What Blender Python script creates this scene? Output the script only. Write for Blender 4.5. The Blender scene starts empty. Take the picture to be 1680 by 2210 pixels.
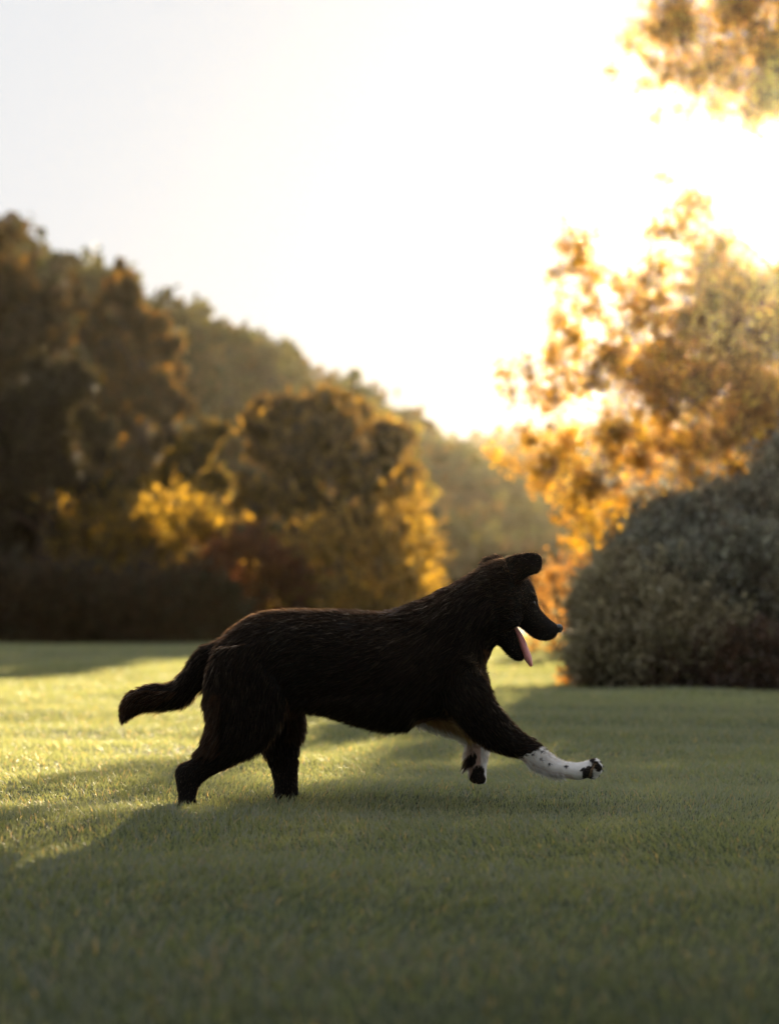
import bpy, math, random
import numpy as np
from mathutils import Vector, kdtree

rng = np.random.default_rng(7)
random.seed(7)
S = bpy.context.scene
COL = S.collection
R = math.radians

# ------------------------------------------------------------------ camera
CAM_H, LENS, TILT = 0.57, 85.0, R(2.14)
DOG_Y = 6.80
cd = bpy.data.cameras.new('camera')
cam = bpy.data.objects.new('camera', cd); COL.objects.link(cam)
cam.location = (0, 0, CAM_H)
cam.rotation_euler = (R(90) + TILT, 0, 0)
cd.sensor_fit = 'VERTICAL'; cd.sensor_height = 36.0; cd.lens = LENS
cd.clip_start = 0.05; cd.clip_end = 3000
cd.dof.use_dof = True; cd.dof.focus_distance = 6.74; cd.dof.aperture_fstop = 2.6
S.camera = cam

# ------------------------------------------------------------------ sky, sun, exposure
SUN_EL, SUN_AZ = R(9.8), R(8.7)          # azimuth measured from +Y towards +X
w = bpy.data.worlds.new('World'); S.world = w; w.use_nodes = True
nt = w.node_tree; nt.nodes.clear()
sky = nt.nodes.new('ShaderNodeTexSky'); sky.sky_type = 'NISHITA'
sky.sun_disc = False; sky.sun_elevation = SUN_EL; sky.sun_rotation = SUN_AZ
sky.air_density = 1.0; sky.dust_density = 1.5; sky.ozone_density = 1.0
veil = nt.nodes.new('ShaderNodeMix'); veil.data_type = 'RGBA'      # thin high cloud whitening the blue
veil.inputs['Factor'].default_value = 0.985
veil.inputs['B'].default_value = (2.85, 2.95, 3.1, 1)
bg = nt.nodes.new('ShaderNodeBackground'); bg.inputs['Strength'].default_value = 0.055
out = nt.nodes.new('ShaderNodeOutputWorld')
nt.links.new(sky.outputs[0], veil.inputs['A'])
nt.links.new(veil.outputs['Result'], bg.inputs[0]); nt.links.new(bg.outputs[0], out.inputs[0])

sl = bpy.data.lights.new('sun', 'SUN'); sl.energy = 5.0; sl.angle = R(0.5); sl.color = (1.0, 0.81, 0.53)
so = bpy.data.objects.new('sun', sl); COL.objects.link(so)
sd = Vector((math.sin(SUN_AZ) * math.cos(SUN_EL), math.cos(SUN_AZ) * math.cos(SUN_EL), math.sin(SUN_EL)))
so.rotation_euler = sd.to_track_quat('Z', 'Y').to_euler()
so.location = (20, 120, 28)

S.view_settings.view_transform = 'Standard'; S.view_settings.look = 'None'
S.view_settings.gamma = 1.0; S.view_settings.use_curve_mapping = False
S.view_settings.exposure = 2.3
S.render.engine = 'CYCLES'
c = S.cycles
c.use_denoising = True; c.max_bounces = 8; c.diffuse_bounces = 6; c.glossy_bounces = 2
c.transmission_bounces = 4; c.volume_bounces = 0; c.transparent_max_bounces = 4
c.caustics_reflective = False; c.caustics_refractive = False
c.sample_clamp_indirect = 6.0

HAZE_DENSITY = 0.000078

# ------------------------------------------------------------------ helpers
FPX = LENS / 36.0 * 2210.0
ct, st = math.cos(TILT), math.sin(TILT)
def P(px, py, Y):
    """design-drawing coordinates at depth Y -> world"""
    dx, dv = (px - 840.0) / FPX, (1105.0 - py) / FPX
    d = np.array([dx, ct - dv * st, st + dv * ct])
    return np.array([0, 0, CAM_H]) + d * (Y / d[1])
def Q(p):
    """world -> design-drawing coordinates (arrays)"""
    p = np.atleast_2d(p); z = p[:, 2] - CAM_H
    f = p[:, 1] * ct + z * st; u = -p[:, 1] * st + z * ct
    return np.stack([840 + p[:, 0] / f * FPX, 1105 - u / f * FPX], 1)
def per_m(Y): return FPX / Y                 # drawing units per metre at depth Y

def mesh_np(name, verts, faces_list, mat, parent=None, tint=None, smooth=False):
    """verts (N,3); faces_list = list of (M,k) index arrays -> ONE mesh object"""
    me = bpy.data.meshes.new(name)
    verts = np.ascontiguousarray(verts, dtype=np.float32)
    me.vertices.add(len(verts)); me.vertices.foreach_set('co', verts.ravel())
    li = np.concatenate([f.ravel() for f in faces_list]).astype(np.int32)
    tot = np.concatenate([np.full(len(f), f.shape[1], np.int32) for f in faces_list])
    start = np.concatenate([[0], np.cumsum(tot)[:-1]]).astype(np.int32)
    me.loops.add(len(li)); me.loops.foreach_set('vertex_index', li)
    me.polygons.add(len(tot)); me.polygons.foreach_set('loop_start', start)
    me.update(calc_edges=True)
    if smooth: me.polygons.foreach_set('use_smooth', np.ones(len(tot), bool))
    if tint is not None:
        a = me.color_attributes.new('tint', 'FLOAT_COLOR', 'POINT')
        t = np.ones((len(verts), 4), np.float32); t[:, :3] = tint
        a.data.foreach_set('color', t.ravel())
    if mat is not None: me.materials.append(mat)
    o = bpy.data.objects.new(name, me); COL.objects.link(o)
    if parent is not None: o.parent = parent; o.matrix_parent_inverse = parent.matrix_world.inverted()
    return o

def tag(o, label=None, cat=None, group=None, kind=None):
    for k, v in (('label', label), ('category', cat), ('group', group), ('kind', kind)):
        if v: o[k] = v
    return o
def empty(name, loc, label, cat, group=None):
    o = bpy.data.objects.new(name, None); COL.objects.link(o)
    o.location = loc; o.empty_display_size = 0.3
    bpy.context.view_layer.update()
    return tag(o, label, cat, group)

def unit(v): return v / (np.linalg.norm(v, axis=-1, keepdims=True) + 1e-12)
def rand_dirs(n): return unit(rng.normal(size=(n, 3)))
def noise3(p, f, seed=0):
    """cheap smooth pseudo-noise in -1..1 from sines"""
    r = np.random.default_rng(seed); s = 0
    for i in range(5):
        k = r.normal(size=3) * f; s = s + np.sin(p @ k + r.uniform(0, 6.28))
    return s / 3.2

# ------------------------------------------------------------------ materials
def new_mat(name):
    m = bpy.data.materials.new(name); m.use_nodes = True; m.node_tree.nodes.clear()
    return m, m.node_tree.nodes, m.node_tree.links
def leaf_mat(name, trans=0.5, gain=(1.8, 1.5, 1.0), gloss=0.0, noise=0.25):
    m, N, L = new_mat(name)
    at = N.new('ShaderNodeAttribute'); at.attribute_name = 'tint'
    tc = N.new('ShaderNodeTexCoord'); nz = N.new('ShaderNodeTexNoise'); nz.inputs['Scale'].default_value = 9.0
    L.new(tc.outputs['Object'], nz.inputs['Vector'])
    mr = N.new('ShaderNodeMapRange'); mr.inputs['To Min'].default_value = 1 - noise; mr.inputs['To Max'].default_value = 1 + noise
    L.new(nz.outputs['Fac'], mr.inputs['Value'])
    mul = N.new('ShaderNodeVectorMath'); mul.operation = 'SCALE'
    L.new(at.outputs['Color'], mul.inputs[0]); L.new(mr.outputs[0], mul.inputs['Scale'])
    d = N.new('ShaderNodeBsdfDiffuse'); L.new(mul.outputs[0], d.inputs['Color'])
    g = N.new('ShaderNodeVectorMath'); g.operation = 'MULTIPLY'; g.inputs[1].default_value = gain
    L.new(mul.outputs[0], g.inputs[0])
    t = N.new('ShaderNodeBsdfTranslucent'); L.new(g.outputs[0], t.inputs['Color'])
    mx = N.new('ShaderNodeMixShader'); mx.inputs[0].default_value = trans
    L.new(d.outputs[0], mx.inputs[1]); L.new(t.outputs[0], mx.inputs[2])
    o = N.new('ShaderNodeOutputMaterial'); last = mx
    if gloss:
        gl = N.new('ShaderNodeBsdfGlossy'); gl.inputs['Roughness'].default_value = 0.45
        gl.inputs['Color'].default_value = (1, 1, 1, 1)
        m2 = N.new('ShaderNodeMixShader'); m2.inputs[0].default_value = gloss
        L.new(mx.outputs[0], m2.inputs[1]); L.new(gl.outputs[0], m2.inputs[2]); last = m2
    L.new(last.outputs[0], o.inputs[0])
    return m
def plain(name, col, rough=0.8, spec=0.3, noise=0.0, scale=20.0, bump=0.0, attr=False, sss=0.0):
    m, N, L = new_mat(name)
    b = N.new('ShaderNodeBsdfPrincipled'); o = N.new('ShaderNodeOutputMaterial'); L.new(b.outputs[0], o.inputs[0])
    b.inputs['Base Color'].default_value = (*col, 1); b.inputs['Roughness'].default_value = rough
    b.inputs['Specular IOR Level'].default_value = spec
    if sss: b.inputs['Subsurface Weight'].default_value = sss; b.inputs['Subsurface Radius'].default_value = (0.02, 0.006, 0.004)
    src = None
    if attr:
        at = N.new('ShaderNodeAttribute'); at.attribute_name = 'tint'; src = at.outputs['Color']; L.new(src, b.inputs['Base Color'])
    if noise or bump:
        tc = N.new('ShaderNodeTexCoord'); nz = N.new('ShaderNodeTexNoise'); nz.inputs['Scale'].default_value = scale; nz.inputs['Detail'].default_value = 6
        L.new(tc.outputs['Object'], nz.inputs['Vector'])
        if noise:
            mr = N.new('ShaderNodeMapRange'); mr.inputs['To Min'].default_value = 1 - noise; mr.inputs['To Max'].default_value = 1 + noise
            L.new(nz.outputs['Fac'], mr.inputs['Value'])
            mul = N.new('ShaderNodeVectorMath'); mul.operation = 'SCALE'; mul.inputs[0].default_value = col
            if src is not None: L.new(src, mul.inputs[0])
            L.new(mr.outputs[0], mul.inputs['Scale']); L.new(mul.outputs[0], b.inputs['Base Color'])
        if bump:
            bp = N.new('ShaderNodeBump'); bp.inputs['Strength'].default_value = bump; bp.inputs['Distance'].default_value = 0.02
            L.new(nz.outputs['Fac'], bp.inputs['Height']); L.new(bp.outputs[0], b.inputs['Normal'])
    return m

M_BARK = plain('bark', (0.06, 0.042, 0.03), 0.9, 0.1, 0.4, 14, 0.6)
M_LEAF = leaf_mat('autumn_leaf', 0.68, (2.9, 2.3, 0.8), 0.02)
M_DARKLEAF = leaf_mat('dark_leaf', 0.4, (1.6, 1.4, 0.8), 0.02)
M_SHRUB = leaf_mat('shrub_leaf', 0.25, (1.2, 1.2, 0.9), 0.02)
M_GRASS = leaf_mat('grass_blade', 0.55, (4.3, 3.6, 2.6), 0.08)
M_SOIL = plain('lawn_floor', (0.06, 0.078, 0.036), 0.95, 0.1, 0.5, 6, 0.5)
M_HILL = plain('hill_soil', (0.04, 0.04, 0.02), 0.95, 0.1, 0.5, 0.3, 0.3)

# ------------------------------------------------------------------ ground
def ground_z(x, y):
    return (0.010 * np.sin(2.1 * x + 0.7 * y) * np.sin(1.3 * y + 0.4) + 0.006 * np.sin(5.3 * y + 1.1 * x + 1.0)
            + 0.005 * np.sin(4.1 * x - 3.3 * y) + 0.012 * np.sin(0.9 * y + 0.35 * x + 2.0))
def graded(a, b, n, power):
    t = np.linspace(-1, 1, n); s = np.sign(t) * np.abs(t) ** power
    return np.where(s < 0, -s * a, s * b)
gx = np.unique(np.concatenate([graded(-380, 380, 61, 2.2), np.arange(-9, 9.01, 0.15)]))
gy = np.unique(np.concatenate([np.arange(-30, 1, 2.0), np.arange(1, 40, 0.15), 40 + np.linspace(0, 1, 40) ** 2 * 400]))
X, Y = np.meshgrid(gx, gy); Z = ground_z(X, Y)
V = np.stack([X, Y, Z], -1).reshape(-1, 3)
nx, ny = len(gx), len(gy)
idx = np.arange(nx * ny).reshape(ny, nx)
F = np.stack([idx[:-1, :-1], idx[:-1, 1:], idx[1:, 1:], idx[1:, :-1]], -1).reshape(-1, 4)
tag(mesh_np('lawn', V, [F], M_SOIL, smooth=True), kind='structure')

# grass: one mesh, blades thinning and widening with distance
def grass_zone(y0, y1, dens, h, wd):
    side = lambda yy: 0.24 * yy + 1.9
    A = (side(y0) + side(y1)) * (y1 - y0); n = int(A * dens)
    yy = rng.uniform(y0, y1, n * 2); xx = rng.uniform(-1, 1, n * 2) * side(y1)
    k = np.abs(xx) < side(yy); xx, yy = xx[k][:n], yy[k][:n]; n = len(xx)
    p = np.stack([xx, yy, np.zeros(n)], 1)
    cl = noise3(p, 9.0, 3) * 0.5 + noise3(p, 2.2, 4) * 0.5
    hh = h * (0.85 + 0.35 * cl + rng.normal(0, 0.22, n)).clip(0.3, 1.9)
    a = rng.uniform(0, 2 * np.pi, n); wv = np.stack([np.cos(a), np.sin(a), np.zeros(n)], 1) * (wd * rng.uniform(0.7, 1.3, n))[:, None] * 0.5
    b = a + np.pi / 2 + rng.normal(0, 0.5, n); lean = np.abs(rng.normal(0.42, 0.25, n))
    ld = np.stack([np.cos(b) * lean, np.sin(b) * lean, np.ones(n)], 1)
    flow = np.stack([noise3(p, 1.7, 8), noise3(p, 1.7, 9), np.zeros(n)], 1) * 0.3
    p[:, 2] = ground_z(xx, yy) - 0.004
    mid = p + (ld + flow * 0.5) * (hh * 0.55)[:, None]
    tip = p + (ld * [1.7, 1.7, 1] + flow * 1.4) * hh[:, None]
    v = np.stack([p - wv, p + wv, mid + wv * 0.8, mid - wv * 0.8, tip], 1).reshape(-1, 3)
    i = np.arange(n)[:, None] * 5
    q = i + np.array([[0, 1, 2, 3]]); t = i + np.array([[3, 2, 4]])
    g = rng.random((n, 1))
    col = np.array([[0.060, 0.082, 0.036]]) * (1 - g) + np.array([[0.098, 0.115, 0.048]]) * g
    big = (noise3(p, 0.8, 12)[:, None] * 0.5 + 0.5).clip(0, 1)
    col = col * (0.85 + 0.3 * big)
    dry = rng.random(n) < 0.05
    col[dry] = np.array([0.20, 0.16, 0.07]) * rng.uniform(0.6, 1.1, (dry.sum(), 1))
    return v, q, t, np.repeat(col, 5, 0)
def build_grass():
    vs, qs, ts, cs, off = [], [], [], [], 0
    for z in ((1.6, 4.6, 6000, 0.027, 0.0032), (4.6, 9.2, 12000, 0.023, 0.0031), (9.2, 14, 6500, 0.024, 0.0034),
              (14, 22, 2400, 0.032, 0.006), (22, 40, 900, 0.034, 0.011)):
        v, q, t, cc = grass_zone(*z)
        vs.append(v); qs.append(q + off); ts.append(t + off); cs.append(cc); off += len(v)
    o = mesh_np('grass', np.concatenate(vs), [np.concatenate(qs), np.concatenate(ts)], M_GRASS, tint=np.concatenate(cs))
    tag(o, 'short mown green lawn grass, sunlit in a band and shaded in front', 'grass', kind='stuff')
build_grass()
rng = np.random.default_rng(21)

# ------------------------------------------------------------------ vegetation builders
def leaf_cards(ctr, size, col, aspect=0.55, bias=None, fold=0.15):
    n = len(ctr); u = rand_dirs(n)
    if bias is not None: u = unit(u + bias)
    v = unit(np.cross(u, rand_dirs(n))); nn = np.cross(u, v)
    L = size[:, None] * 0.5
    vv = np.stack([ctr - u * L, ctr + v * L * aspect + nn * L * fold, ctr + u * L, ctr - v * L * aspect + nn * L * fold], 1)
    i = np.arange(n)[:, None] * 4
    return vv.reshape(-1, 3), i + np.array([[0, 1, 2, 3]]), np.repeat(col, 4, 0)
def tube(pts, rad, sides=7):
    pts = np.asarray(pts, float); n = len(pts)
    d = unit(np.gradient(pts, axis=0)); ref = np.array([0.31, 0.77, 0.2])
    a = unit(np.cross(d, ref)); b = np.cross(d, a)
    th = np.linspace(0, 2 * np.pi, sides, endpoint=False)
    v = pts[:, None] + (a[:, None] * np.cos(th)[None, :, None] + b[:, None] * np.sin(th)[None, :, None]) * np.asarray(rad)[:, None, None]
    i = np.arange(n * sides).reshape(n, sides)
    f = np.stack([i[:-1], np.roll(i[:-1], -1, 1), np.roll(i[1:], -1, 1), i[1:]], -1).reshape(-1, 4)
    return v.reshape(-1, 3), f
class Tubes:
    def __init__(s): s.v, s.f, s.o = [], [], 0
    def add(s, pts, rad, sides=7):
        v, f = tube(pts, rad, sides); s.v.append(v); s.f.append(f + s.o); s.o += len(v)
    def build(s, name, mat, parent): return mesh_np(name, np.concatenate(s.v), [np.concatenate(s.f)], mat, parent, smooth=True)
def palette(cols, n, jit=0.2):
    cols = np.asarray(cols, float); k = rng.integers(0, len(cols), n)
    return cols[k] * (1 + rng.normal(0, jit, (n, 1))).clip(0.4, 1.8)
def curve(a, b, sag, n=7):
    t = np.linspace(0, 1, n)[:, None]; m = (a + b) / 2 + sag
    return (1 - t) ** 2 * a + 2 * t * (1 - t) * m + t ** 2 * b

def make_tree(name, label, cat, base, clumps, trunk_r, fork, leaf, cols, mat, per_clump, twigs, group=None, spread=0.16, part='crown', lean=(0, 0), spine_to=None, floor=None):
    """clumps: (n,4) world xyz + radius. trunk with limbs to every clump, twigs in it, leaves round each twig."""
    clumps = np.asarray(clumps, float); base = np.asarray(base, float)
    root = empty(name, base, label, cat, group)
    T = Tubes(); top = base + [lean[0], lean[1], fork]
    zmax = clumps[:, 2].max()
    ctr = clumps[:, :3].mean(0)
    spine = curve(base - [0, 0, 0.1], np.array([(top[0] * .5 + ctr[0] * .5), (top[1] * .5 + ctr[1] * .5), base[2] + (zmax - base[2]) * 0.85]) if spine_to is None else np.asarray(spine_to, float), np.array([0.1, 0, 0]), 9)
    T.add(spine, trunk_r * (1.15 - np.linspace(0, 1, 9) * 0.95), 10)
    vs, fs, cs, off = [], [], [], 0
    for cx, cy, cz, r in clumps:
        cc = np.array([cx, cy, cz])
        k = np.argmin(np.abs(spine[:, 2] - max(base[2] + fork * 0.5, cz - 0.8 * np.linalg.norm(cc[:2] - base[:2])))); k = min(k, 7)
        limb = curve(spine[k], cc, np.array([0, 0, 0.12 * np.linalg.norm(cc - spine[k])]) + rng.normal(0, 0.05, 3) * np.linalg.norm(cc - spine[k]), 8)
        lr = trunk_r * (0.12 + 0.16 * min(1.0, r / (clumps[:, 3].max())))
        T.add(limb, lr * (1 - 0.8 * np.linspace(0, 1, 8)), 6)
        nt_ = max(3, int(twigs * (r / clumps[:, 3].mean()) ** 2))
        ends = cc + rand_dirs(nt_) * (r * rng.uniform(0.15, 1.0, nt_) ** 0.6)[:, None]
        for e in ends:
            s0 = limb[rng.integers(4, 8)]
            T.add(curve(s0, e, rng.normal(0, 0.08, 3) * r, 4), lr * 0.22 * np.array([1, .75, .5, .25]), 4)
        nl = max(20, int(per_clump * (r / clumps[:, 3].mean()) ** 2))
        e = ends[rng.integers(0, nt_, nl)]; s = cc + (e - cc) * rng.uniform(0.55, 1.12, (nl, 1))
        p = s + rng.normal(0, 1, (nl, 3)) * (spread * max(r, 0.25))
        if floor is not None: p = p[p[:, 2] > floor(p)]; nl = len(p)
        ccol = palette(cols, nl) * (1 + rng.normal(0, 0.15))
        v, f, tc = leaf_cards(p, leaf * rng.uniform(0.65, 1.25, nl), ccol, bias=np.array([0, 0, -0.5]))
        vs.append(v); fs.append(f + off); cs.append(tc); off += len(v)
    T.build('trunk', M_BARK, root)
    mesh_np(part, np.concatenate(vs), [np.concatenate(fs)], mat, root, tint=np.concatenate(cs))
    return root

SUNV = np.array(sd)
def make_spray_tree(name, label, cat, base, clumps, trunk_r, leaf, cols, mat, spine_to, twigs, per_twig, part='crown', gaps=()):
    """open crown: thin outward twigs strung with single leaves, so the sky shows through in small gaps"""
    clumps = np.asarray(clumps, float); base = np.asarray(base, float); root = empty(name, base, label, cat)
    T = Tubes(); spine = curve(base - [0, 0, 0.1], np.asarray(spine_to, float), np.array([0.1, 0, 0]), 11)
    T.add(spine, trunk_r * (1.15 - np.linspace(0, 1, 11) * 0.95), 10)
    vs, fs, cs, off = [], [], [], 0; mean_r = clumps[:, 3].mean()
    for cx, cy, cz, r in clumps:
        cc = np.array([cx, cy, cz]); dist = np.linalg.norm(cc[:2] - base[:2])
        k = min(9, int(np.argmin(np.abs(spine[:, 2] - max(base[2] + .7, cz - (.75 if cz < 4.2 else .3) * dist)))))
        limb = curve(spine[k], cc, np.array([0, 0, .10 * np.linalg.norm(cc - spine[k])]) + rng.normal(0, .05, 3) * np.linalg.norm(cc - spine[k]), 8)
        T.add(limb, trunk_r * (.17 if rng.random() < .1 else .045) * (1 - .8 * np.linspace(0, 1, 8)), 6)
        outw = unit(cc - spine[k]); nt_ = max(5, int(twigs * (r / mean_r) ** 2))
        tcol = palette(cols, nt_, .15)
        for t in range(nt_):
            a = cc + rand_dirs(1)[0] * r * rng.uniform(0, .9); d_ = unit(outw * .5 + rng.normal(0, .6, 3) + [0, 0, .15])
            b = a + d_ * max(.16, r * rng.uniform(.7, 1.5)); tw = curve(a, b, rng.normal(0, .04, 3) + [0, 0, -.02], 6)
            T.add(tw[::2], [.004, .003, .0015], 3)
            nl = max(4, int(per_twig * rng.uniform(.6, 1.4))); q = tw[rng.integers(0, 6, nl)] + (tw[1] - tw[0]) * rng.uniform(-1, 1, (nl, 1))
            q = q + rng.normal(0, .034, (nl, 3)) + np.array([0, 0, -.02])
            if len(gaps):
                rel = q[:, None] - gaps[None]; dd = np.linalg.norm(rel - (rel @ SUNV)[..., None] * SUNV, axis=2).min(1)
                q = q[(dd > .085) | (rng.random(len(q)) < .1)]; nl = len(q)
                if nl == 0: continue
            v, f, tc = leaf_cards(q, leaf * rng.uniform(.6, 1.25, nl), tcol[t] * (1 + rng.normal(0, .18, (nl, 1))).clip(.4, 1.6), aspect=.62, bias=d_ * .6 + np.array([0, 0, -.3]))
            vs.append(v); fs.append(f + off); cs.append(tc); off += len(v)
    T.build('trunk', M_BARK, root)
    mesh_np(part, np.concatenate(vs), [np.concatenate(fs)], mat, root, tint=np.concatenate(cs))
    return root

def make_shrub(name, label, cat, base, lobes, leaf, cols, mat, n_leaf, group=None, up=0.5, bump=0.22, sprig=9, gap=0.0, sub=0, deep=0.35):
    """lobes: (n,6) world centre + radii. Sprigs of small leaves over a lumpy surface, twigs within."""
    lobes = list(lobes)
    for L_ in list(lobes)[:6]:
        for _ in range(sub):
            d_ = rand_dirs(1)[0]; d_[1] = -abs(d_[1]); d_[2] = abs(d_[2]) * 1.2 - .25; d_ /= np.linalg.norm(d_); r_ = min(L_[3], L_[5]) * rng.uniform(.22, .38)
            lobes.append((*(np.array(L_[:3]) + d_ * np.array(L_[3:]) * .97), r_, r_, r_ * rng.uniform(.8, 1.2)))
    lobes = np.asarray(lobes, float); root = empty(name, base, label, cat, group)
    wts = lobes[:, 3] * lobes[:, 5] + lobes[:, 4] * lobes[:, 5]; wts /= wts.sum()
    ns = n_leaf // sprig; k = rng.choice(len(lobes), ns, p=wts)
    d = rand_dirs(ns)
    lump = noise3(d * 1.0 + k[:, None] * 3.1, 4.0, 21) * bump + noise3(d + k[:, None] * 1.7, 9.0, 22) * bump * 0.5
    depth = rng.uniform(0, 1, ns) ** 1.6 * deep
    p = lobes[k, :3] + d * lobes[k, 3:] * (1 + lump - depth)[:, None]
    inside = np.zeros(ns, bool)
    for j in range(len(lobes)):
        q = (p - lobes[j, :3]) / lobes[j, 3:]; inside |= ((q ** 2).sum(1) < 0.55) & (k != j)
    keep = (~inside) & (p[:, 2] > 0.01)
    if gap: keep &= noise3(p, 5.0 / lobes[:, 3].mean(), 31) > -gap
    p, d = p[keep], d[keep]; ns = len(p)
    ax = unit(d + np.array([0, 0, up]) + rng.normal(0, 0.3, (ns, 3)))
    t = rng.uniform(0, 1, (ns, sprig, 1))
    pos = p[:, None] + ax[:, None] * t * (leaf * 3.2 * np.where(rng.random(ns) < .08, 2.2, 1.0))[:, None, None] + rng.normal(0, leaf * 0.35, (ns, sprig, 3))
    n = ns * sprig
    sc = palette(cols, ns, 0.22); col = np.repeat(sc, sprig, 0) * (1 + rng.normal(0, 0.15, (n, 1)))
    v, f, tc = leaf_cards(pos.reshape(-1, 3), leaf * rng.uniform(0.7, 1.3, n), col.clip(0.002, 1), aspect=0.42, bias=np.repeat(ax, sprig, 0) * 1.6)
    mesh_np('foliage', v, [f], mat, root, tint=tc)
    T = Tubes(); b = np.asarray(base, float)
    for j in range(len(lobes)):
        for i in range(7 if j < 9 else 2):
            e = lobes[j, :3] + rand_dirs(1)[0] * lobes[j, 3:] * 0.85; e[2] = max(e[2], 0.08)
            s0 = b + [rng.normal(0, 0.12) * lobes[j, 3], rng.normal(0, 0.12) * lobes[j, 4], -0.05]
            T.add(curve(s0, e, rng.normal(0, 0.08, 3), 5), 0.03 * lobes[j, 5] * np.linspace(1, 0.25, 5), 5)
    T.build('stem', M_BARK, root)
    return root
def clump(px, py, r, D, jd=0.5):
    q = P(px, py, D + rng.uniform(-jd, jd)); return (*q, r / per_m(D))
def foot(px, D): q = P(px, 1300, D); return (q[0], D, float(ground_z(q[0], D)))

def in_poly(x, y, poly):
    inside = False; j = len(poly) - 1
    for i in range(len(poly)):
        (xi, yi), (xj, yj) = poly[i], poly[j]
        if (yi > y) != (yj > y) and x < (xj - xi) * (y - yi) / (yj - yi) + xi: inside = not inside
        j = i
    return inside
def fill(poly, cnt, ra, rb):
    bx = [p[0] for p in poly]; by = [p[1] for p in poly]; o = []
    while len(o) < cnt:
        x, y = rng.uniform(min(bx), max(bx)), rng.uniform(min(by), max(by))
        if in_poly(x, y, poly): o.append((x, y, rng.uniform(ra, rb)))
    return o

# ------------------------------------------------------------------ hills and woods
def make_hill(name, D, ridge, depth, seed, tree_h, n_trees, cards, cols, label):
    rx = np.array([r[0] for r in ridge]); ry = np.array([r[1] for r in ridge])
    wx = np.array([P(a, b, D)[0] for a, b in ridge]); wz = np.array([P(a, b, D)[2] for a, b in ridge]) - tree_h * 0.75
    xs = np.linspace(wx.min(), wx.max(), 90); ys = np.linspace(D - depth, D + depth * 0.6, 50)
    X, Y = np.meshgrid(xs, ys)
    def hz(x, y):
        t = np.where(y < D, (y - (D - depth)) / depth, 1 - (y - D) / (depth * 0.8)).clip(0, 1)
        p = np.stack([x, y, x * 0], -1)
        return np.interp(x, wx, wz) * (t * t * (3 - 2 * t)) + noise3(p, 0.08, seed) * 0.5 * (1 - t) * t * 4 - 0.05
    V = np.stack([X, Y, hz(X, Y)], -1).reshape(-1, 3)
    i = np.arange(V.shape[0]).reshape(50, 90)
    F = np.stack([i[:-1, :-1], i[:-1, 1:], i[1:, 1:], i[1:, :-1]], -1).reshape(-1, 4)
    tag(mesh_np('hill', V, [F], M_HILL, smooth=True), kind='structure')
    # one mass of tree crowns over the slope
    tx = rng.uniform(wx.min(), wx.max(), n_trees); ty = D - depth * rng.uniform(-0.12, 0.95, n_trees)
    tr = tree_h * rng.uniform(0.28, 0.5, n_trees)
    tz = hz(tx, ty) + tree_h * rng.uniform(0.25, 0.6, n_trees)
    n = n_trees * cards; k = np.repeat(np.arange(n_trees), cards)
    d = rand_dirs(n); rr = tr[k] * (1 + 0.25 * noise3(d * 1.0 + k[:, None], 3.0, seed + 5)) * rng.uniform(0.6, 1.05, n)
    p = np.stack([tx[k], ty[k], tz[k]], 1) + d * rr[:, None] * [1, 1, 1.15]
    tc = palette(cols, n_trees, 0.25)[k] * (1 + rng.normal(0, 0.15, (n, 1)))
    v, f, tcol = leaf_cards(p, tr[k] * rng.uniform(0.3, 0.6, n), tc.clip(0.003, 1), aspect=0.8)
    o = mesh_np('woodland', v, [f], M_DARKLEAF, tint=tcol)
    tag(o, label, 'woodland', kind='stuff')
    return hz

ridge1 = [(-500, 300), (-200, 400), (0, 512), (130, 560), (250, 610), (330, 665), (450, 712), (560, 752), (650, 815), (760, 870), (850, 925), (920, 962), (1000, 1010), (1150, 1090), (1300, 1180), (1450, 1260)]
hz1 = make_hill('left', 95, ridge1, 35, 41, 2.6, 900, 90, [(0.05, 0.05, 0.018), (0.07, 0.05, 0.018), (0.035, 0.04, 0.015)],
          'brown green wooded slope of the near hill falling from left to centre')
ridge2 = [(300, 1000), (700, 985), (850, 965), (930, 945), (975, 985), (1005, 978), (1040, 958), (1150, 962), (1280, 935), (1500, 905), (1800, 870)]
hz2 = make_hill('far', 185, ridge2, 70, 47, 3.8, 700, 60, [(0.06, 0.06, 0.025), (0.08, 0.06, 0.025)],
          'pale hazy wooded far hill seen through the gap behind the dog')

# ------------------------------------------------------------------ far trees on the left
BROWN = [(0.040, 0.026, 0.009), (0.055, 0.034, 0.010), (0.03, 0.022, 0.009), (0.026, 0.023, 0.009)]
DARK = [(0.022, 0.02, 0.010), (0.03, 0.026, 0.012), (0.018, 0.016, 0.009)]
GOLD = [(0.115, 0.082, 0.018), (0.09, 0.066, 0.016), (0.145, 0.105, 0.02), (0.05, 0.042, 0.014)]
GRP = 'trees along the back of the lawn'
D = 57
make_tree('broadleaf_tree', 'tallest brown leaved tree at the left edge below the hilltop', 'tree', foot(60, D),
          [clump(*q, D, 2) for q in ((-60, 600, 130), (40, 590, 75), (100, 660, 90), (0, 760, 120), (160, 640, 60), (-120, 760, 120), (120, 780, 90), (-40, 900, 120), (90, 900, 90), (20, 1020, 120), (130, 1020, 80), (-100, 1050, 120), (40, 1140, 110))],
          0.30, 2.5, 0.30, BROWN, M_DARKLEAF, 1500, 9, GRP)
D = 53
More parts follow.
